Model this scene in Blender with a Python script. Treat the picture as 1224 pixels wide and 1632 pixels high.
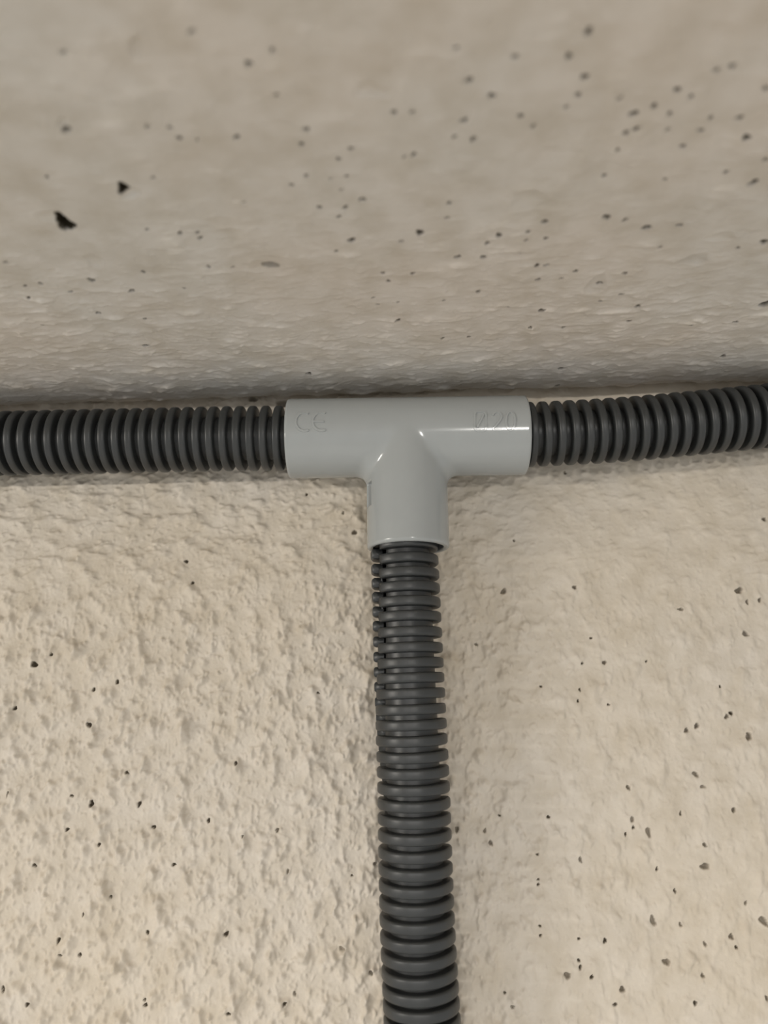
import bpy, math
import numpy as np
from mathutils import Matrix, Vector

for o in list(bpy.data.objects):
    bpy.data.objects.remove(o)
scene = bpy.context.scene
col = scene.collection
rad = math.radians

# ------------------------------------------------------------------ camera
W, H, F = 1224, 1632, 1179.0                # frame and focal length in its pixels
PITCH, ROLL = rad(14.0), rad(1.8)
CAM = np.array([0.0, -0.229, 2.310])        # 23 cm off the wall, just below the ceiling
fwd = np.array([0, math.cos(PITCH), math.sin(PITCH)])
r0, u0 = np.array([1.0, 0, 0]), np.array([0, -math.sin(PITCH), math.cos(PITCH)])
rgt = math.cos(ROLL) * r0 - math.sin(ROLL) * u0
upv = math.sin(ROLL) * r0 + math.cos(ROLL) * u0
cam = bpy.data.cameras.new('camera')
cam_o = bpy.data.objects.new('camera', cam)
col.objects.link(cam_o)
cam_o.matrix_world = Matrix(((rgt[0], upv[0], -fwd[0], CAM[0]), (rgt[1], upv[1], -fwd[1], CAM[1]),
                             (rgt[2], upv[2], -fwd[2], CAM[2]), (0, 0, 0, 1)))
cam.sensor_fit = 'VERTICAL'
cam.sensor_height = 36.0
cam.lens = 36.0 * F / H
cam.clip_start, cam.clip_end = 0.005, 50
cam.dof.use_dof = True
cam.dof.focus_distance = 0.212
cam.dof.aperture_fstop = cam.lens / 2.8     # phone-sized aperture, about 2.8 mm
scene.camera = cam_o

# ------------------------------------------------------------------ light
world = bpy.data.worlds.new('world')
scene.world = world
world.use_nodes = True
bg = world.node_tree.nodes['Background']
bg.inputs[0].default_value = (0.985, 0.985, 0.97, 1)
bg.inputs[1].default_value = 0.62


def lamp(name, loc, target, sx, sy, energy, color):
    l = bpy.data.lights.new(name, 'AREA')
    l.shape, l.size, l.size_y, l.energy, l.color = 'RECTANGLE', sx, sy, energy, color
    o = bpy.data.objects.new(name, l)
    col.objects.link(o)
    o.location = loc
    d = Vector(target) - Vector(loc)
    o.rotation_euler = d.to_track_quat('-Z', 'Y').to_euler()
    return o


# two room lamps hanging a little below the ceiling
lamp('room_lamp', (-2.1, -1.3, 2.392), (0, 0, 2.36), 0.62, 0.02, 15.5, (1.0, 0.94, 0.85))
lamp('room_lamp', (0.55, -3.0, 2.388), (0, 0, 2.36), 0.24, 0.025, 9.5, (1.0, 0.965, 0.92))

# added fill with no known source: lights the floor to brighten the ceiling
lamp('floor_fill_light', (-0.4, -1.7, 2.36), (-0.4, -1.7, 0), 0.5, 0.5, 70.0, (1.0, 0.97, 0.94))

scene.view_settings.view_transform = 'Standard'
scene.view_settings.look = 'None'
scene.view_settings.gamma = 1
scene.view_settings.use_curve_mapping = False
scene.view_settings.exposure = 0.24


# ------------------------------------------------------------------ helpers
def ray(px, py):
    d = fwd * F + rgt * (px - W / 2) - upv * (py - H / 2)
    return d / np.linalg.norm(d)


def on_y(px, py, y):                        # where the sight line meets the plane y = const
    d = ray(px, py)
    return CAM + d * ((y - CAM[1]) / d[1])


def make_mesh(name, V, Fq, mat=None, smooth=True):
    V = np.asarray(V, dtype=np.float32)
    me = bpy.data.meshes.new(name)
    if isinstance(Fq, np.ndarray):
        n, k = Fq.shape
        me.vertices.add(len(V))
        me.vertices.foreach_set('co', V.ravel())
        me.loops.add(n * k)
        me.loops.foreach_set('vertex_index', Fq.astype(np.int32).ravel())
        me.polygons.add(n)
        me.polygons.foreach_set('loop_start', np.arange(0, n * k, k, dtype=np.int32))
        me.update(calc_edges=True)
        me.validate()
    else:
        me.from_pydata(V.tolist(), [], Fq)
        me.update()
    me.polygons.foreach_set('use_smooth', np.full(len(me.polygons), smooth, dtype=bool))
    if mat:
        me.materials.append(mat)
    return me


def link(name, me, parent=None):
    o = bpy.data.objects.new(name, me)
    col.objects.link(o)
    if parent:
        o.parent = parent
    return o


def thing(name, loc, label, cat, group=None):
    o = bpy.data.objects.new(name, None)
    o.empty_display_size = 0.01
    col.objects.link(o)
    o.location = loc
    o['label'], o['category'] = label, cat
    if group:
        o['group'] = group
    bpy.context.view_layer.update()
    return o


# ------------------------------------------------------------------ materials
def base_mat(name, color, rough, spec=0.5):
    m = bpy.data.materials.new(name)
    m.use_nodes = True
    b = m.node_tree.nodes['Principled BSDF']
    b.inputs['Base Color'].default_value = (*color, 1)
    b.inputs['Roughness'].default_value = rough
    b.inputs['Specular IOR Level'].default_value = spec
    return m, m.node_tree, b


def paint_mat(name, c1, c2, dirt_shade, rough, bump):
    m, t, b = base_mat(name, c1, rough, 0.35)
    N, L = t.nodes.new, t.links.new
    tc = N('ShaderNodeTexCoord')
    n1 = N('ShaderNodeTexNoise'); n1.inputs['Scale'].default_value = 16; n1.inputs['Detail'].default_value = 5
    L(tc.outputs['Object'], n1.inputs['Vector'])
    r1 = N('ShaderNodeValToRGB')
    r1.color_ramp.elements[0].position, r1.color_ramp.elements[1].position = 0.36, 0.64
    r1.color_ramp.elements[0].color, r1.color_ramp.elements[1].color = (*c1, 1), (*c2, 1)
    L(n1.outputs['Fac'], r1.inputs['Fac'])
    n2 = N('ShaderNodeTexNoise'); n2.inputs['Scale'].default_value = 130; n2.inputs['Detail'].default_value = 6
    L(tc.outputs['Object'], n2.inputs['Vector'])
    r2 = N('ShaderNodeValToRGB')
    r2.color_ramp.elements[0].position, r2.color_ramp.elements[1].position = 0.30, 0.62
    r2.color_ramp.elements[0].color, r2.color_ramp.elements[1].color = (0.86, 0.84, 0.80, 1), (1, 1, 1, 1)
    L(n2.outputs['Fac'], r2.inputs['Fac'])
    mx = N('ShaderNodeMix'); mx.data_type = 'RGBA'; mx.blend_type = 'MULTIPLY'; mx.inputs['Factor'].default_value = 1
    L(r1.outputs['Color'], mx.inputs['A']); L(r2.outputs['Color'], mx.inputs['B'])
    at = N('ShaderNodeAttribute'); at.attribute_name = 'bare_shade'  # raw concrete in pores, colour darkened to stand in for their shade
    m2 = N('ShaderNodeMix'); m2.data_type = 'RGBA'; m2.inputs['B'].default_value = (*dirt_shade, 1)
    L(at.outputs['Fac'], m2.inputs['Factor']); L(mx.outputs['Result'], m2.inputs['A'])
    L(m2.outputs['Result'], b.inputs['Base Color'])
    ms = N('ShaderNodeMapRange')             # pore insides kept dark: raw concrete without paint sheen
    ms.inputs['To Min'].default_value, ms.inputs['To Max'].default_value = 0.35, 0.02
    L(at.outputs['Fac'], ms.inputs['Value']); L(ms.outputs['Result'], b.inputs['Specular IOR Level'])
    n3 = N('ShaderNodeTexNoise'); n3.inputs['Scale'].default_value = 900; n3.inputs['Detail'].default_value = 3
    L(tc.outputs['Object'], n3.inputs['Vector'])
    bp = N('ShaderNodeBump'); bp.inputs['Strength'].default_value = bump; bp.inputs['Distance'].default_value = 0.0002
    L(n3.outputs['Fac'], bp.inputs['Height']); L(bp.outputs['Normal'], b.inputs['Normal'])
    return m


def plastic_mat(name, c, rough, bump, scale=1500, var=.06):
    m, t, b = base_mat(name, c, rough, 0.5)
    N, L = t.nodes.new, t.links.new
    tc = N('ShaderNodeTexCoord')
    n = N('ShaderNodeTexNoise'); n.inputs['Scale'].default_value = 220; n.inputs['Detail'].default_value = 4
    L(tc.outputs['Object'], n.inputs['Vector'])
    r = N('ShaderNodeValToRGB')
    r.color_ramp.elements[0].position, r.color_ramp.elements[1].position = 0.3, 0.7
    r.color_ramp.elements[0].color = (c[0] * (1 - var), c[1] * (1 - var), c[2] * (1 - var), 1)
    r.color_ramp.elements[1].color = (c[0] * (1 + var), c[1] * (1 + var), c[2] * (1 + var), 1)
    L(n.outputs['Fac'], r.inputs['Fac']); L(r.outputs['Color'], b.inputs['Base Color'])
    n3 = N('ShaderNodeTexNoise'); n3.inputs['Scale'].default_value = scale
    L(tc.outputs['Object'], n3.inputs['Vector'])
    bp = N('ShaderNodeBump'); bp.inputs['Strength'].default_value = bump; bp.inputs['Distance'].default_value = 0.00005
    L(n3.outputs['Fac'], bp.inputs['Height']); L(bp.outputs['Normal'], b.inputs['Normal'])
    return m


M_WALL = paint_mat('cream_painted_plaster', (0.625, 0.557, 0.46), (0.625, 0.57, 0.493), (0.05, 0.038, 0.022), 0.62, 0.35)  # third colour: raw concrete with pore shade painted in
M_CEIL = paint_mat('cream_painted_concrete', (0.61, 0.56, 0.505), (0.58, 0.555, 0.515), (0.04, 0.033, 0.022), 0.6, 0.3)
M_TEE = plastic_mat('light_grey_plastic', (0.345, 0.362, 0.36), 0.15, 0.05, var=.012)
M_CON = plastic_mat('dark_grey_plastic', (0.034, 0.0365, 0.037), 0.40, 0.25)


# ------------------------------------------------------------------ relief noise
def tile(seed, lam, bw=0.45, ax=1.0, ay=1.0, N=1024, L=256.0):
    """periodic noise, wavelength lam (mm) stretched by ax, ay; unit deviation"""
    g = np.random.default_rng(seed)
    f = np.fft.fft2(g.standard_normal((N, N)))
    k = np.fft.fftfreq(N, L / N)
    kx, ky = np.meshgrid(k * ax, k * ay)
    kk = np.hypot(kx, ky) + 1e-9
    f *= np.exp(-(np.log(kk * lam) / bw) ** 2)
    t = np.fft.ifft2(f).real
    return (t / t.std()).astype(np.float32)


def samp(t, u, v, L=256.0):
    N = t.shape[0]
    x, y = u / L * N, v / L * N
    xi, yi = np.floor(x).astype(np.int32), np.floor(y).astype(np.int32)
    fx, fy = x - xi, y - yi
    a, b, c, d = xi % N, (xi + 1) % N, yi % N, (yi + 1) % N
    return (t[c, a] * (1 - fx) + t[c, b] * fx) * (1 - fy) + (t[d, a] * (1 - fx) + t[d, b] * fx) * fy


def sstep(a, b, x):
    t = np.clip((x - a) / (b - a), 0, 1)
    return t * t * (3 - 2 * t)


def axis(lo, hi, step, far_lo, far_hi, grow=1.22):
    mid = np.arange(lo, hi, step)
    out, s, p = [], step, mid[-1]
    while p < far_hi:
        s *= grow; p += s; out.append(min(p, far_hi))
    inn, s, p = [], step, lo
    while p > far_lo:
        s *= grow; p -= s; inn.append(max(p, far_lo))
    return np.concatenate([inn[::-1], mid, out])


def carve_outline(h, bare_shade, A, B, poly, dep, dirt_shade, wall=1.1):
    """sink a hole with a drawn outline (mm) and steep sides"""
    poly = np.array(poly)
    lo, hi = poly.min(0) - .6, poly.max(0) + .6
    i0, i1 = np.searchsorted(A, [lo[0], hi[0]]); j0, j1 = np.searchsorted(B, [lo[1], hi[1]])
    X, Y = np.meshgrid(A[i0:i1], B[j0:j1])
    inside = np.zeros(X.shape, bool); dist = np.full(X.shape, 9.0)
    for p, q in zip(poly, np.roll(poly, -1, 0)):
        e = q - p
        t = np.clip(((X - p[0]) * e[0] + (Y - p[1]) * e[1]) / (e @ e), 0, 1)
        dist = np.minimum(dist, np.hypot(X - p[0] - t * e[0], Y - p[1] - t * e[1]))
        cr = ((p[1] > Y) != (q[1] > Y)) & (X < (q[0] - p[0]) * (Y - p[1]) / (q[1] - p[1] + 1e-12) + p[0])
        inside ^= cr
    w = np.where(inside, sstep(0, wall, dist), 0)
    h[j0:j1, i0:i1] -= dep * w
    bare_shade[j0:j1, i0:i1] = np.maximum(bare_shade[j0:j1, i0:i1], dirt_shade * np.where(inside, sstep(-.1, .12, dist), 0))  # hole inside tinted near-black: concrete plus painted shade


def carve(h, bare_shade, A, B, pits):
    """sink each pore (centre a,b; radii ra,rb; turn; depth; mm) into the height field"""
    g = np.random.default_rng(5)
    for (a, b, ra, rb, ang, dep, dirt_shade) in pits:
        m = max(ra, rb) * 1.7
        i0, i1 = np.searchsorted(A, [a - m, a + m]); j0, j1 = np.searchsorted(B, [b - m, b + m])
        if i1 - i0 < 2 or j1 - j0 < 2:
            continue
        X, Y = np.meshgrid(A[i0:i1] - a, B[j0:j1] - b)
        c, s = math.cos(ang), math.sin(ang)
        p, q = (X * c + Y * s) / ra, (-X * s + Y * c) / rb
        th = np.arctan2(q, p)
        ph = g.uniform(0, 6.28, 3)
        r = np.hypot(p, q) * (1 + .16 * np.sin(2 * th + ph[0]) + .12 * np.sin(3 * th + ph[1]) + .06 * np.sin(5 * th + ph[2]))
        w = np.clip(1 - r * r, 0, 1)
        h[j0:j1, i0:i1] -= dep * w
        h[j0:j1, i0:i1] += 0.05 * np.exp(-((r - 1.15) / .2) ** 2)
        bare_shade[j0:j1, i0:i1] = np.maximum(bare_shade[j0:j1, i0:i1], dirt_shade * (1 - sstep(.78, 1.02, r)))  # pore inside takes the concrete tone with shade painted in


def grid_faces(nu, nv):
    i = np.arange(nu * nv).reshape(nv, nu)
    return np.stack([i[:-1, :-1], i[:-1, 1:], i[1:, 1:], i[1:, :-1]], -1).reshape(-1, 4)


def set_attr(me, name, v):
    a = me.attributes.new(name, 'FLOAT', 'POINT')
    a.data.foreach_set('value', v.astype(np.float32).ravel())


# ------------------------------------------------------------------ floor
M_FLOOR = paint_mat('pale_screed', (0.46, 0.46, 0.455), (0.43, 0.43, 0.425), (0.2, 0.19, 0.17), 0.7, 0.2)
fl = link('floor', make_mesh('floor', [(-2.6, -3.6, 0), (2.6, -3.6, 0), (2.6, 0.02, 0), (-2.6, 0.02, 0)], [(0, 1, 2, 3)], M_FLOOR, False))  # out of view; added to send light up to the ceiling
fl['kind'] = 'structure'
fl['label'] = 'unseen pale floor added to bounce light to the ceiling'

# ------------------------------------------------------------------ wall
# pores seen on the wall: pixel x, y, half-width, half-height, turn in degrees
WALL_PITS = [
    (55, 1059, 5, 6, 20), (187, 1087, 3.5, 4, 0), (149, 1099, 3, 3, 0), (143, 1155, 4, 5.5, -30), (23, 1129, 3, 3, 0),
    (296, 894, 3, 3, 0), (307, 929, 2.5, 3.5, 0), (489, 788, 2.5, 2, 0), (82, 1043, 2, 3, 0), (507, 1104, 2, 2, 0),
    (565, 848, 5, 5, 0), (547, 818, 2.5, 4, 0), (1219, 827, 4, 4, 0), (1178, 941, 7, 6, 20), (1192, 959, 3, 4, 0),
    (1211, 956, 3, 4, 0), (1189, 1010, 6, 4.5, -10), (916, 936, 4, 4, 0), (803, 942, 5, 6, 20), (819, 862, 2, 2, 0),
    (942, 1017, 2, 2, 0), (928, 1057, 2, 2, 0), (963, 1056, 4, 4, 0), (924, 1099, 2, 2.5, 0), (921, 1117, 2, 2.5, 0),
    (970, 1123, 2, 2, 0), (862, 1094, 2, 2, 0), (1166, 1137, 3, 3, 0), (1159, 1142, 4, 4, 0), (1112, 1157, 4.5, 4.5, 0),
    (1095, 1164, 4, 5, 0), (1194, 1174, 6, 6, 0), (759, 1027, 3, 3.5, 0), (901, 753, 2.5, 3.5, 0), (1148, 1094, 2, 2, 0),
    (1030, 1054, 2, 2, 0), (1085, 971, 5, 3, 0), (203, 1231, 4.5, 2.5, -15), (146, 1281, 4.5, 6, 0), (221, 1282, 3, 6, 15),
    (245, 1318, 3.5, 3.5, 0), (158, 1346, 3.5, 3, 0), (107, 1322, 3, 2.5, 0), (115, 1268, 3, 2, 0), (332, 1308, 3, 4, 0),
    (387, 1332, 2, 2, 0), (442, 1323, 3.5, 3.5, 0), (277, 1378, 3.5, 3, 0), (459, 1388, 2.5, 3.5, 0), (561, 1395, 2, 2, 0),
    (133, 1457, 2, 3, 0), (93, 1499, 3, 5, 20), (97, 1522, 3.5, 2, 0), (127, 1522, 2, 3, 0), (5, 1576, 2, 5, -30),
    (46, 1599, 3, 3, 0), (231, 1593, 2, 2, 0), (232, 1602, 2.5, 3, 0), (365, 1614, 3.5, 3, 0), (361, 1488, 5, 4, 0),
    (591, 1551, 4, 4.5, 0), (545, 1512, 7, 3, -15), (469, 1585, 2.5, 4, 0), (453, 1601, 3, 3, 0), (13, 1265, 2, 5, 15),
    (377, 1216, 3, 3, 0), (177, 1429, 2, 2, 0), (235, 1486, 2, 3, 0), (55, 1379, 2.5, 2.5, 0), (598, 1375, 4, 3, 0),
    (1001, 1255, 3, 5, -10), (1109, 1234, 6, 4, -30), (1121, 1254, 6, 2.8, -25), (1169, 1291, 3.5, 4.5, 0),
    (1008, 1306, 3.2, 6.5, 0), (1010, 1319, 2, 2.5, 0), (1035, 1327, 4, 10, 0), (998, 1330, 2, 2.5, 0),
    (1085, 1297, 1.8, 3, 0), (1124, 1381, 8.5, 5, -15), (1122, 1346, 3.5, 3.5, 0), (926, 1371, 3, 5.5, 0),
    (874, 1302, 2.5, 3, 0), (796, 1300, 2, 2, 0), (773, 1325, 3, 4, 0), (782, 1344, 4, 4.5, 0), (728, 1322, 4, 5.5, 15),
    (857, 1362, 2.2, 2.2, 0), (858, 1410, 2, 2, 0), (858, 1402, 1.8, 1.8, 0), (860, 1475, 2, 2, 0), (861, 1490, 2, 2, 0),
    (922, 1495, 2, 2, 0), (964, 1499, 3.2, 3, 0), (922, 1530, 2.2, 2.5, 0), (924, 1541, 2.2, 3.2, 0),
    (904, 1554, 6.5, 5, 0), (943, 1557, 3, 2.5, -30), (992, 1577, 4, 5.5, 0), (1063, 1534, 5, 6, -40),
    (1042, 1468, 4, 10, -20), (1085, 1474, 2.5, 4, 0), (1167, 1494, 5.5, 3.5, -35), (1124, 1505, 2.2, 5, -25),
    (1175, 1511, 2, 2.5, 0), (1120, 1555, 3, 3.5, 0), (1107, 1598, 2.8, 3, 0), (1219, 1469, 5, 9, -25),
    (1190, 1440, 2.2, 4, 10), (1222, 1591, 3, 4, 0), (804, 1581, 2, 2, 0), (816, 1603, 2.5, 3.5, 20),
    (1048, 1386, 2, 3, 0), (1076, 1420, 2, 3, 0), (981, 1602, 3, 2, 0),
    (403, 636, 9, 6, 0), (449, 642, 14, 7, 0),
]
WX = axis(-136, 136, 0.28, -1500, 1500)
WZ = axis(-88, 118, 0.29, -2300, 118.1)
U, V = np.meshgrid(WX, WZ)
U = U.astype(np.float32); V = V.astype(np.float32)


def cells(seed, n, N=1024):
    """periodic cell tile: distance to the nearest cell border in units of the cell size"""
    g = np.random.default_rng(seed)
    jx, jy = g.random((n, n)) * .9, g.random((n, n)) * .9
    c = np.arange(N) / N * n
    X, Y = np.meshgrid(c, c)
    ix, iy = X.astype(int), Y.astype(int)
    f1 = np.full((N, N), 9.0); f2 = np.full((N, N), 9.0)
    for dx in (-2, -1, 0, 1, 2):
        for dy in (-2, -1, 0, 1, 2):
            kx, ky = (ix + dx), (iy + dy)
            d = np.hypot(kx + jx[ky % n, kx % n] - X, ky + jy[ky % n, kx % n] - Y)
            f2 = np.minimum(f2, np.maximum(f1, d)); f1 = np.minimum(f1, d)
    return (f2 - f1).astype(np.float32), f1.astype(np.float32)


def rocky(seed, top, low, slope, ax=1.0, ay=1.0, N=1024, L=256.0):
    """broad-band noise between wavelengths low and top (mm), unit deviation"""
    g = np.random.default_rng(seed)
    f = np.fft.fft2(g.standard_normal((N, N)))
    k = np.fft.fftfreq(N, L / N)
    kx, ky = np.meshgrid(k * ax, k * ay)
    kk = np.hypot(kx, ky) + 1e-9
    f *= kk ** -slope * (1 - np.exp(-(kk * top) ** 3)) * np.exp(-(kk * low) ** 2)
    t = np.fft.ifft2(f).real
    return (t / t.std()).astype(np.float32)


def paint_relief(U, V, seed, su, sv, cell=46):
    """brushed-on paint: flat hollows between irregular knobbly crests, a few raised rims, fine grain"""
    w1, w2 = (tile(seed + k, 12) for k in range(2))
    f = samp(rocky(seed + 2, 11, 1.35, 1.6, su, sv), U, V)
    g = samp(rocky(seed + 3, 5, .8, 1.2, su, sv), U, V)
    crest = np.log1p(np.exp(3.2 * f)) / 3.2
    knob = np.log1p(np.exp(3.0 * (g - .7))) / 3.0
    border, _ = cells(seed + 5, cell)
    gate = sstep(0, 1.3, samp(tile(seed + 6, 8.0, .7), U, V))
    b_ = samp(border, (U + 1.2 * samp(w1, U, V)) / su, (V + 1.2 * samp(w2, U, V)) / sv)
    rim = np.exp(-(b_ / .14) ** 2) * gate
    fine = samp(rocky(seed + 7, 2.5, .5, .8), U, V)
    return crest, knob, rim, fine


fields = [paint_relief(U, V, 11, 1.0, 1.3), paint_relief(U, V, 211, 1.5, .95)]
brush = sstep(22, 52, V + 4 * samp(tile(33, 22), U, V))     # the strokes turn level below the conduits
crest, knob, rim, fine = (a_ * (1 - brush) + b_ * brush for a_, b_ in zip(*fields))
big = samp(tile(31, 55, .5), U, V)
mid = samp(tile(32, 14, .6), U, V)
lump = 1.0 - 0.60 * sstep(6, 72, U + 6 * big)              # rough on the left, smoother to the right
lump = lump * (1 - .25 * sstep(30, 75, V))
fade = np.exp(-(np.maximum(np.abs(U) - 150, 0) / 120) ** 2) * np.exp(-(np.maximum(-V - 100, 0) / 120) ** 2)
h = (lump * (0.62 * crest + 0.34 * knob + 0.20 * rim + 0.03 * fine) + 0.10 * mid * (.4 + .6 * lump)) * fade + 0.28 * big
h -= np.median(h[np.ix_(np.abs(WZ) < 80, np.abs(WX) < 120)])
bare_shade = np.zeros_like(h)
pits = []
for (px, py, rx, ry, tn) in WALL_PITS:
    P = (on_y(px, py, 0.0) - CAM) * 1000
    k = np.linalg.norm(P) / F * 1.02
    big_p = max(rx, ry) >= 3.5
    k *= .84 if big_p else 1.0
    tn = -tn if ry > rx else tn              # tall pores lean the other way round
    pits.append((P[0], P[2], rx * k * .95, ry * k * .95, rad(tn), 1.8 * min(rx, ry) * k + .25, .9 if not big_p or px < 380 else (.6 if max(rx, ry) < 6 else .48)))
carve(h, bare_shade, WX, WZ, pits)
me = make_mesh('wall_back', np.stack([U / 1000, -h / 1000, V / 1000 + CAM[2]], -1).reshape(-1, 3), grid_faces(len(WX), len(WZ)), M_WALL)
set_attr(me, 'bare_shade', bare_shade)
wall = link('wall_back', me)
wall['kind'] = 'structure'
wall['label'] = 'cream painted lumpy plaster wall with small pores behind the conduits'

# ------------------------------------------------------------------ ceiling
# pores seen on the ceiling: pixel x, y, half-width in pixels
CEIL_PITS = [
    (396, 101, 4.5), (433, 80, 3.5), (441, 150, 3), (235, 199, 3), (286, 219, 3.5), (377, 219, 4), (488, 206, 4), (481, 230, 3.5),
    (540, 254, 3.5), (559, 238, 3.5), (488, 281, 3), (552, 281, 3.5), (465, 295, 3), (578, 319, 4.5), (75, 285, 3), (244, 283, 2.5),
    (100, 84, 4), (306, 49, 4), (389, 321, 2), (314, 221, 2.5), (271, 202, 3), (545, 304, 2.5), (528, 286, 2.2),
    (938, 52, 6), (907, 92, 4.5), (932, 123, 5), (822, 92, 4), (747, 130, 5), (784, 154, 5), (922, 153, 4), (830, 187, 4),
    (850, 203, 3.5), (739, 193, 4.5), (754, 224, 4.5), (724, 220, 3), (627, 180, 4), (658, 181, 3), (659, 248, 3.5), (644, 251, 2.5),
    (716, 324, 3), (1010, 181, 6), (1042, 169, 4.5), (1067, 180, 3.5), (1014, 205, 4.5), (998, 212, 4.5), (1064, 206, 3),
    (1088, 233, 4.5), (1116, 207, 4), (1132, 187, 3.5), (1179, 188, 4.5), (1189, 218, 6), (1219, 254, 4), (1201, 291, 6.5),
    (1157, 274, 4), (1101, 153, 4), (1079, 143, 4.5), (1142, 111, 4), (1168, 105, 4.5), (1222, 140, 5), (1060, 285, 2.5),
    (963, 281, 3), (903, 173, 3), (987, 156, 3.5), (727, 76, 3.5), (984, 238, 3), (235, 366, 2.5), (287, 370, 3), (315, 370, 2.5),
    (319, 379, 3), (65, 450, 3), (40, 455, 2.5), (46, 471, 2.5), (146, 447, 5), (157, 498, 3), (232, 550, 4), (229, 435, 3),
    (210, 465, 3.5), (231, 509, 2.5), (294, 460, 2.2), (333, 423, 3), (371, 425, 2.2), (560, 382, 5), (540, 345, 3), (551, 332, 3),
    (509, 330, 3), (536, 400, 2.5), (492, 595, 4.5), (10, 417, 2.5), (69, 516, 2.5), (113, 464, 2.5), (595, 476, 2), (602, 486, 2.2),
    (610, 435, 2.5), (669, 372, 5.5), (729, 410, 4), (770, 409, 3.5), (777, 387, 3.5), (795, 374, 4), (841, 368, 3), (839, 382, 2.5),
    (868, 353, 4), (870, 379, 3), (856, 422, 3.5), (871, 422, 3.5), (857, 445, 3.5), (829, 402, 2.2), (917, 432, 3), (895, 444, 2.5),
    (967, 346, 5), (996, 351, 3.5), (1030, 363, 5.5), (1083, 360, 4.5), (1219, 387, 6), (1220, 484, 9), (996, 434, 3.5),
    (990, 468, 3), (1016, 488, 4), (956, 454, 4), (957, 479, 2.5), (863, 494, 5), (898, 521, 3.5), (1002, 511, 3), (762, 465, 3.5),
    (658, 435, 3), (634, 510, 3.5), (619, 449, 3), (640, 386, 3), (712, 348, 2.5), (747, 537, 2.5), (705, 538, 2.2), (845, 521, 2.5),
    (1051, 393, 3), (1172, 512, 3.5), (1101, 516, 2.5), (1151, 568, 4.5), (895, 588, 5), (888, 613, 3), (1176, 397, 2.5),
    (809, 488, 2.2), (708, 480, 2.2), (634, 483, 2),
]
CH, CS, CR = 94.9, 219.0, 12.0              # ceiling height over the lens, start of the cove, cove radius (mm)
ARC = CR * rad(66)
back = axis(55, CS + ARC + 9, 0.31, -1900, CS + ARC + 9.1)   # length along the ceiling towards the wall


def profile(t):
    a = np.clip((t - CS) / CR, 0, ARC / CR)
    e = np.maximum(t - CS - ARC, 0)
    d = np.where(t < CS, t, CS + CR * np.sin(a) + e * math.cos(ARC / CR))
    z = np.where(t < CS, CH, CH + CR * (1 - np.cos(a)) + e * math.sin(ARC / CR))
    return d, z, a


CX = axis(-136, 136, 0.30, -1500, 1500)
U, T = np.meshgrid(CX, back)
U = U.astype(np.float32); T = T.astype(np.float32)
crest, knob, rim, fine = paint_relief(U, T, 61, 1.9, .95, 40)
step_ = np.tanh(6 * samp(tile(83, 11, .7, 1.6, 1.0), U, T))
big = samp(tile(81, 60, .5), U, T)
mid = samp(tile(82, 16, .6), U, T)
fade = np.exp(-(np.maximum(np.abs(U) - 150, 0) / 120) ** 2) * np.exp(-(np.maximum(40 - T, 0) / 120) ** 2)
rough = .35 + .65 * sstep(120, 185, T + 6 * big)
h = (rough * (0.22 * crest + 0.20 * rim * sstep(-.4, .9, mid) + 0.14 * knob + .07 * step_ + 0.02 * fine) + 0.07 * mid) * fade + .15 * big
h -= np.median(h[np.ix_(np.abs(back - 150) < 70, np.abs(CX) < 100)])
bare_shade = np.zeros_like(h)
ts = np.linspace(40, CS + rad(22) * CR, 2000)
d_, z_, _ = profile(ts)
sl = z_ / d_


def on_ceiling(px, py):
    r = ray(px, py)
    t = np.interp(-r[2] / r[1], -sl, ts)
    d, z, _ = profile(np.array(t))
    return r[0] / r[1] * float(d), t, math.sqrt(float(d) ** 2 + float(z) ** 2)


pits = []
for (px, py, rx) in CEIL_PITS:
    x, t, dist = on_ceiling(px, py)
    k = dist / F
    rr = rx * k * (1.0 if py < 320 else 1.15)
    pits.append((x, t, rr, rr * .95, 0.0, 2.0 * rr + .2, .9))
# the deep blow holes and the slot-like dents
for (px, py, ra, rb, tn, dep, dirt_shade) in ((82, 347, 3.2, 1.4, -25, .5, 0),
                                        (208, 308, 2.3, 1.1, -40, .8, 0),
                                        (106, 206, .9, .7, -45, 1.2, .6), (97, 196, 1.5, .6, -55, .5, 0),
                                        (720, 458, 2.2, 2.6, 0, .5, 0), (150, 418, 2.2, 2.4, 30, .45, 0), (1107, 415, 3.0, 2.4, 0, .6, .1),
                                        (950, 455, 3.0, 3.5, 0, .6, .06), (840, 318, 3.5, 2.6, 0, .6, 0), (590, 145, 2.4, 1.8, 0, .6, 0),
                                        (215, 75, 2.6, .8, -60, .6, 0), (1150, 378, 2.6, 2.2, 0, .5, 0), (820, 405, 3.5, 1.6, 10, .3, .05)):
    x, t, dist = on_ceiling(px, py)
    pits.append((x, t, ra, rb, rad(tn), dep, dirt_shade))
carve(h, bare_shade, CX, back, pits)
for (dep, dirt_shade, outline) in (
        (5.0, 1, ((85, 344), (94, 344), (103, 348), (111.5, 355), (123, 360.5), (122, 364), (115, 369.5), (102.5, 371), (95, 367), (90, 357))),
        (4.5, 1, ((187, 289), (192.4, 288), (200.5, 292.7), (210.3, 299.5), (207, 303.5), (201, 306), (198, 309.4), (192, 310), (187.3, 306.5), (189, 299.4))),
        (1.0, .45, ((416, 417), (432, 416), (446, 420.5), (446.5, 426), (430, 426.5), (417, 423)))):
    carve_outline(h, bare_shade, CX, back, [on_ceiling(*p)[:2] for p in outline], dep, dirt_shade)
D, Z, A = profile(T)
Pc = np.stack([U / 1000, (D + h * np.sin(A)) / 1000 + CAM[1], (Z - h * np.cos(A)) / 1000 + CAM[2]], -1).reshape(-1, 3)
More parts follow.
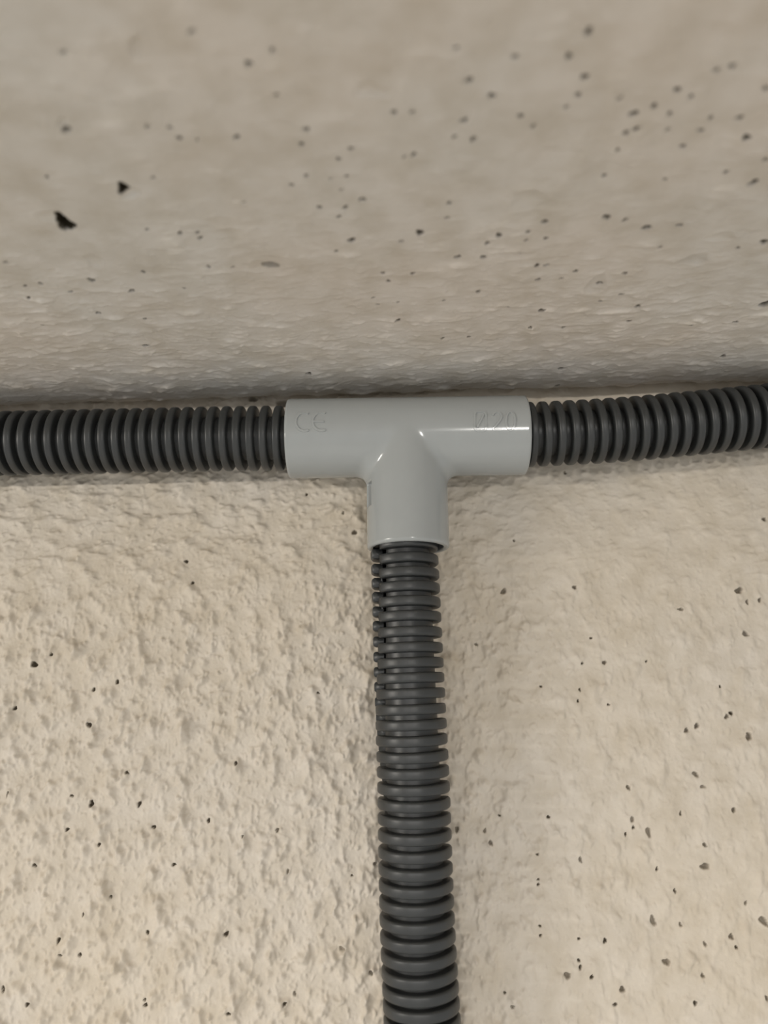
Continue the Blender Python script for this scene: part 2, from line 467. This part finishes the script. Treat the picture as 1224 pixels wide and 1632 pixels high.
me = make_mesh('ceiling', Pc, grid_faces(len(CX), len(back))[:, ::-1].copy(), M_CEIL)
set_attr(me, 'bare_shade', bare_shade)
ceil = link('ceiling', me)
ceil['kind'] = 'structure'
ceil['label'] = 'cream painted pitted concrete ceiling curving up to the wall'

# ------------------------------------------------------------------ tee connector
AX_Y = -0.0135                               # the conduit axes run this far in front of the wall
R_T, R_B, L_LEG = 12.2, 10.35, 35.0          # tee radius, bore radius, leg length (mm)
pl, pr = on_y(461, 699.5, AX_Y), on_y(836, 694.0, AX_Y)
pc = (pl + pr) / 2
pc[0] = on_y(647, 697, AX_Y)[0]
LXL, LXR = (pc[0] - pl[0]) * 1000, (pr[0] - pc[0]) * 1000
TILT = math.atan2(pr[2] - pl[2], pr[0] - pl[0])
tee = thing('tee_connector', tuple(pc), 'light grey plastic tee connector joining three dark conduits under the ceiling', 'pipe fitting')
tee.rotation_euler = (0, -TILT, 0)


def smin(a, b, k):
    k = np.maximum(k, 1e-4)
    hh = np.maximum(k - np.abs(a - b), 0) / k
    return np.minimum(a, b) - hh * hh * k * .25


def round_cyl(r, along, R, lo, hi, e):
    q1 = r - R + e
    q2 = np.abs(along - (lo + hi) / 2) - (hi - lo) / 2 + e
    return np.minimum(np.maximum(q1, q2), 0) + np.hypot(np.maximum(q1, 0), np.maximum(q2, 0)) - e


def tee_sdf(x, y, z):
    ra, rb = np.hypot(y, z) + 1e-6, np.hypot(x, y) + 1e-6
    a = round_cyl(ra, x, R_T, -LXL, LXR, .55)
    b = round_cyl(rb, z, R_T, -L_LEG, 0, .8)
    al = np.clip(y * y / (ra * rb), 0, 1)
    d = smin(a, b, 4.2 * (1 - al) ** .8)
    bore = np.minimum(ra - R_B, np.maximum(rb - R_B, z))
    d = -smin(-d, bore, np.full_like(d, .7))
    slot = np.maximum(np.maximum(10.8 - rb, np.abs(y + 3.8) - 2.0), np.maximum(np.abs(z + 19.0) - 3.6, x))
    return -smin(-d, slot, np.full_like(d, .25))


def surface_nets(fn, lo, hi, c):
    ax = [np.arange(lo[i], hi[i] + c, c) for i in range(3)]
    G = np.meshgrid(*ax, indexing='ij')
    f = fn(*G)
    n = f.shape
    s = f < 0
    cnt = np.zeros(tuple(k - 1 for k in n), np.int32)
    acc = np.zeros(cnt.shape + (3,))
    nx, ny, nz = cnt.shape
    for a in range(3):
        sl0 = [slice(None)] * 3; sl1 = [slice(None)] * 3
        sl0[a], sl1[a] = slice(0, -1), slice(1, None)
        f0, f1 = f[tuple(sl0)], f[tuple(sl1)]
        cr = (f0 < 0) != (f1 < 0)
        tt = np.where(cr, f0 / np.where(cr, f0 - f1, 1), 0)
        o = [k for k in range(3) if k != a]
        for i in (0, 1):
            for j in (0, 1):
                sl = [slice(None)] * 3
                sl[o[0]] = slice(i, i + cnt.shape[o[0]]); sl[o[1]] = slice(j, j + cnt.shape[o[1]])
                cc, t2 = cr[tuple(sl)], tt[tuple(sl)]
                cnt += cc
                acc[..., a] += np.where(cc, t2, 0)
                acc[..., o[0]] += cc * i
                acc[..., o[1]] += cc * j
    act = cnt > 0
    idx = -np.ones(cnt.shape, np.int64)
    idx[act] = np.arange(act.sum())
    base = np.argwhere(act)
    V = np.array(lo) + c * (base + acc[act] / cnt[act][:, None])
    Q = []
    for a in range(3):
        o = [(a + 1) % 3, (a + 2) % 3]
        sl0 = [slice(1, -1)] * 3; sl1 = [slice(1, -1)] * 3
        sl0[a], sl1[a] = slice(0, n[a] - 1), slice(1, n[a])
        s0, s1 = s[tuple(sl0)], s[tuple(sl1)]
        for flag, flip in ((s0 & ~s1, False), (~s0 & s1, True)):
            p = np.argwhere(flag)
            if not len(p):
                continue
            for k in o:
                p[:, k] += 1
            def cell(di, dj):
                q = p.copy(); q[:, o[0]] += di; q[:, o[1]] += dj
                return idx[q[:, 0], q[:, 1], q[:, 2]]
            quad = np.stack([cell(-1, -1), cell(0, -1), cell(0, 0), cell(-1, 0)], -1)
            Q.append(quad[:, ::-1] if flip else quad)
    for _ in range(4):                       # settle the vertices on the surface
        e = 1e-3
        x, y, z = V.T
        d = fn(x, y, z)
        g = np.stack([fn(x + e, y, z) - d, fn(x, y + e, z) - d, fn(x, y, z + e) - d], -1) / e
        V = V - .8 * np.clip(d, -.3, .3)[:, None] * g / np.maximum((g * g).sum(1), .2)[:, None]
    return V, np.concatenate(Q)


Vt, Qt = surface_nets(tee_sdf, (-LXL - 1.5, -R_T - 1.4, -L_LEG - 1.4), (LXR + 1.5, R_T + 1.4, R_T + 1.4), 0.42)
body = link('body', make_mesh('tee_body', Vt / 1000, Qt, M_TEE), tee)


# raised moulded marks on the tee, drawn as ribbons lying on the cylinder
def tee_local(px, py):
    d = ray(px, py)
    R = np.array(Matrix.Rotation(TILT, 3, 'Y'))       # world -> tee
    o_, dd = R @ ((CAM - pc) * 1000), R @ d
    A_ = dd[1] ** 2 + dd[2] ** 2; B_ = o_[1] * dd[1] + o_[2] * dd[2]; C_ = o_[1] ** 2 + o_[2] ** 2 - R_T ** 2
    t = (-B_ - math.sqrt(B_ * B_ - A_ * C_)) / A_
    p = o_ + t * dd
    return p[0], math.atan2(p[2], -p[1]) * R_T        # (along, around) in mm


def ribbon(paths, width, up):
    V, Fc = [], []
    for path, closed in paths:
        P = np.array([tee_local(*q) for q in path])
        n = len(P)
        if closed:
            tg = np.roll(P, -1, 0) - np.roll(P, 1, 0)
        else:
            tg = np.gradient(P, axis=0)
        tg /= np.linalg.norm(tg, axis=1)[:, None] + 1e-9
        nr = np.stack([-tg[:, 1], tg[:, 0]], -1)
        prof = [(-.5, -.06), (-.38, up), (.38, up), (.5, -.06)]
        b0 = len(V)
        for i in range(n):
            for (w, hh) in prof:
                q = P[i] + nr[i] * w * width
                a = q[1] / R_T
                V.append((q[0] / 1000, -(R_T + hh) * math.cos(a) / 1000, (R_T + hh) * math.sin(a) / 1000))
        for i in range(n if closed else n - 1):
            j = (i + 1) % n
            for k in range(3):
                Fc.append((b0 + i * 4 + k, b0 + i * 4 + k + 1, b0 + j * 4 + k + 1, b0 + j * 4 + k))
        if not closed:
            Fc.append((b0, b0 + 1, b0 + 2, b0 + 3)); e = b0 + (n - 1) * 4
            Fc.append((e + 3, e + 2, e + 1, e))
    return V, Fc


def arc(cx, cy, rx, ry, a0, a1, n=26):
    return [(cx + rx * math.cos(rad(a)), cy - ry * math.sin(rad(a))) for a in np.linspace(a0, a1, n)]


def line(p, q, n=6):
    return [(p[0] + (q[0] - p[0]) * k, p[1] + (q[1] - p[1]) * k) for k in np.linspace(0, 1, n)]


V_, F_ = ribbon([(arc(485, 672.5, 14, 14.5, 62, 298), False), (arc(512, 672, 14, 14.5, 62, 298), False),
                 (line((499, 672), (516, 672)), False)], 0.8, 0.25)
ce = link('embossed_mark', make_mesh('ce_mark', V_, F_, M_TEE, False), body)
ce['label'] = 'raised CE mark moulded in the tee'
zero = [p for c_, a in (((770, 662), 0), ((761, 662), 90), ((761, 681), 180), ((770, 681), 270)) for p in arc(c_[0], c_[1], 4.5, 5.5, a, a + 90, 7)]
zero = [(x, y) for x, y in zero]
two = arc(792, 664.5, 7, 7.5, 165, -35, 14) + line((797.6, 669), (785.5, 684.5), 8)[1:]
size = [(zero, True), (line((760.5, 681.5), (770.5, 661.5)), False), (two, False), (line((785.0, 685), (800.5, 684.5)), False),
        (arc(813.5, 671, 7.2, 14.5, 0, 350, 36), True)]
V_, F_ = ribbon(size, 0.66, 0.28)
sz = link('embossed_size', make_mesh('size_mark', V_, F_, M_TEE, False), body)
sz['label'] = 'raised diameter mark reading Ø20'


# ------------------------------------------------------------------ corrugated conduits
R_C = 10.0                                   # rib radius (mm)


def rib_profile(w, R_G):
    """(radius, along) outline of a rib, base sunk into the groove wall"""
    hw, e = w / 2, 0.75
    pts = [(R_G - .3, -hw * .98)]
    for a in np.linspace(-90, 0, 5):
        pts.append((R_C - e + e * math.cos(rad(a)), -hw + e + e * math.sin(rad(a))))
    for a in np.linspace(0, 90, 5):
        pts.append((R_C - e + e * math.cos(rad(a)), hw - e + e * math.sin(rad(a))))
    pts.append((R_G - .3, hw * .98))
    return pts


def rib_mesh(name, w, rg, gap=0.0, shift=0.0, n=56):
    """one rib about local z; with a gap it is a slit ring whose far end is shifted along z"""
    pr_ = rib_profile(w, rg)
    m = len(pr_)
    V, Fc = [], []
    span = 2 * math.pi - gap
    cnt = n if gap == 0 else n + 1
    for i in range(cnt):
        a = span * i / n
        off = shift * float(1 - sstep(rad(30), rad(150), np.array(a)))
        for (r, s) in pr_:
            V.append((r * math.cos(a) / 1000, r * math.sin(a) / 1000, (s + off) / 1000))
    for i in range(n):
        j = (i + 1) % cnt
        for k in range(m - 1):
            Fc.append((i * m + k, j * m + k, j * m + k + 1, i * m + k + 1))
    if gap:
        Fc.append(tuple(range(m)))
        Fc.append(tuple(n * m + k for k in reversed(range(m))))
    return make_mesh(name, V, Fc, M_CON)


def frames(P):
    """tangent, front and side axes along a centre line (front points off the wall)"""
    T_ = np.gradient(P, axis=0)
    T_ /= np.linalg.norm(T_, axis=1)[:, None]
    Fr = np.array([0, -1.0, 0]) - T_ * (-T_[:, 1])[:, None]
    Fr /= np.linalg.norm(Fr, axis=1)[:, None]
    return T_, Fr, np.cross(T_, Fr)


def tube_mesh(name, P, R_G, start=None, gap=0.0, n=48):
    """groove wall with thickness along centre line P; start = angle of the slit edge per point"""
    T_, Fr, Sd = frames(P)
    k = len(P)
    if start is None:
        start = np.full(k, math.pi)
    a = np.linspace(0, 2 * math.pi - gap, n)
    loop = np.concatenate([np.stack([a, np.full(n, R_G)], -1), np.stack([a[::-1], np.full(n, R_G - .7)], -1)])
    m = len(loop)
    ang = start[:, None] + loop[None, :, 0]
    rr = loop[None, :, 1, None] / 1000
    V = P[:, None, :] + rr * (np.cos(ang)[..., None] * Fr[:, None] + np.sin(ang)[..., None] * Sd[:, None])
    i = np.arange(k * m).reshape(k, m)
    j = np.roll(i, -1, 1)
    Q = np.stack([i[:-1], j[:-1], j[1:], i[1:]], -1).reshape(-1, 4)
    return make_mesh(name, V.reshape(-1, 3), Q, M_CON)


def spline(K, n=400):
    """smooth centre line through key points (parameter by chord length)"""
    K = np.array(K)
    t = np.concatenate([[0], np.cumsum(np.linalg.norm(np.diff(K, axis=0), axis=1))])
    m = np.gradient(K, t, axis=0)
    s = np.linspace(0, t[-1], n)
    i = np.clip(np.searchsorted(t, s) - 1, 0, len(t) - 2)
    hh = (t[i + 1] - t[i])[:, None]
    x = ((s - t[i]) / (t[i + 1] - t[i]))[:, None]
    return (2 * x**3 - 3 * x**2 + 1) * K[i] + (x**3 - 2 * x**2 + x) * hh * m[i] + (-2 * x**3 + 3 * x**2) * K[i + 1] + (x**3 - x**2) * hh * m[i + 1]


def conduit(label, K, rib_at, axis_i, w, gap=0.0, shift=0.0, slit=None, run_end=None, rg=6.7):
    """rib_at: coordinates along world axis axis_i where ribs stand; run_end: far end of the run past the view"""
    P = spline(K)
    root = thing('corrugated_conduit', tuple(P[0]), label, 'conduit', 'dark grey corrugated conduits at the tee')
    st = None if slit is None else slit(P)
    T_, Fr, Sd = frames(P)
    tube = link('tube_wall', tube_mesh('tube_wall', P - P[0], rg, st, gap), root)
    sgn = 1 if P[-1, axis_i] > P[0, axis_i] else -1
    key = P[:, axis_i] * sgn
    me = rib_mesh('rib', w, rg, gap, shift)

    def place(c):
        i = min(max(int(np.searchsorted(key, c * sgn)), 1), len(P) - 1)
        f = (c * sgn - key[i - 1]) / (key[i] - key[i - 1])
        p = P[i - 1] * (1 - f) + P[i] * f
        fr, sd, tg = Fr[i], Sd[i], T_[i]
        if st is not None:
            a = st[i]
            fr, sd = fr * math.cos(a) + sd * math.sin(a), sd * math.cos(a) - fr * math.sin(a)
        p = p - P[0]
        return Matrix(((fr[0], sd[0], tg[0], p[0]), (fr[1], sd[1], tg[1], p[1]), (fr[2], sd[2], tg[2], p[2]), (0, 0, 0, 1)))

    for c in rib_at:
        link('rib', me, root).matrix_local = place(c)
    # the run goes on past the view as one ribbed length
    if run_end is not None:
        step = abs(rib_at[-1] - rib_at[-2])
        c = rib_at[-1]
        low = rib_mesh('rib_low', w, rg, 0, 0, 20)
        v0 = np.array([v.co for v in low.vertices]); f0 = np.array([list(p.vertices) for p in low.polygons])
        VV, FF, k = [], [], 0
        while (run_end - c - sgn * step) * sgn > 0:
            c += sgn * step
            M_ = np.array(place(c))
            VV.append(v0 @ M_[:3, :3].T + M_[:3, 3]); FF.append(f0 + k); k += len(v0)
        bpy.data.meshes.remove(low)
        o = link('ribbed_run', make_mesh('ribbed_run', np.concatenate(VV), np.concatenate(FF), M_CON), root)
        o['kind'] = 'stuff'
    return root


def front_x(px, py):
    return on_y(px, py, AX_Y - 0.0095)[0]


# left run
inner = pc + (pl - pc) * 0.55
KL = [inner, on_y(440, 698.6, AX_Y), on_y(220, 702.3, AX_Y), on_y(0, 707.0, AX_Y), on_y(-110, 709.5, AX_Y)]
KL.append(KL[-1] + (KL[-1] - KL[-2]) / np.linalg.norm(KL[-1] - KL[-2]) * 0.5)
lx = [front_x(438.5 - 21.45 * k, 700) for k in range(-2, 27)]
conduit('dark grey corrugated conduit entering the left end of the tee', KL, lx, 0, 2.3, run_end=-0.6)

# right run, climbing slightly
inner = pc + (pr - pc) * 0.55
KR = [inner, on_y(850, 692.5, AX_Y), on_y(1000, 684, AX_Y), on_y(1100, 675, AX_Y), on_y(1200, 665.2, AX_Y), on_y(1330, 652, AX_Y)]
KR.append(KR[-1] + (KR[-1] - KR[-2]) / np.linalg.norm(KR[-1] - KR[-2]) * 0.5)
rx_px = [853.5 + 22.35 * k for k in range(-2, 22)]
conduit('dark grey corrugated conduit climbing away from the right end of the tee', KR, [front_x(p, 685) for p in rx_px], 0, 2.3, run_end=0.6)

# hanging run, slit along its left side
VC = [(644.6, 890, 13.5), (651.0, 1053, 13.5), (656.2, 1181, 13.4), (658.4, 1234, 13.2), (661.8, 1364, 12.8), (665.0, 1470, 12.4),
      (670.6, 1584, 12.0), (675.6, 1680, 12.0)]
KV = [on_y(x, y, -d / 1000) for x, y, d in VC]
KV.insert(0, np.array([KV[0][0] - .0003, AX_Y, pc[2] - 0.017]))
KV.append(KV[-1] + (KV[-1] - KV[-2]) / np.linalg.norm(KV[-1] - KV[-2]) * 0.5)
ribs_px = [838, 862, 885.9, 909.0, 932, 955.7, 979.5, 1005, 1030.2, 1055, 1079.6, 1105, 1130.8, 1156.0, 1181.5, 1208, 1234.4, 1260.9, 1287.0,
           1313.2, 1340.3, 1368.8, 1397.0, 1425, 1453.4, 1483, 1512.4, 1542, 1572, 1600.5, 1628.5, 1657, 1686, 1716, 1746]
vz = [on_y(660, p, AX_Y - .0095)[2] for p in ribs_px]
GAP = rad(23)


def slit_start(P):
    """angle (leftwards from straight-to-front) of the slit's rear edge, where each slit ring begins"""
    zs = [on_y(640, y, AX_Y)[2] for y in (1400, 1250, 1150, 1080, 970, 870)]
    return np.radians(np.interp(P[:, 2], zs, [123, 111, 93, 75, 64, 57])) + GAP / 2


conduit('dark grey slit corrugated conduit hanging down from the tee', KV, vz, 2, 2.85, gap=GAP,
        shift=2.1, slit=slit_start, run_end=CAM[2] - 0.5, rg=7.4)
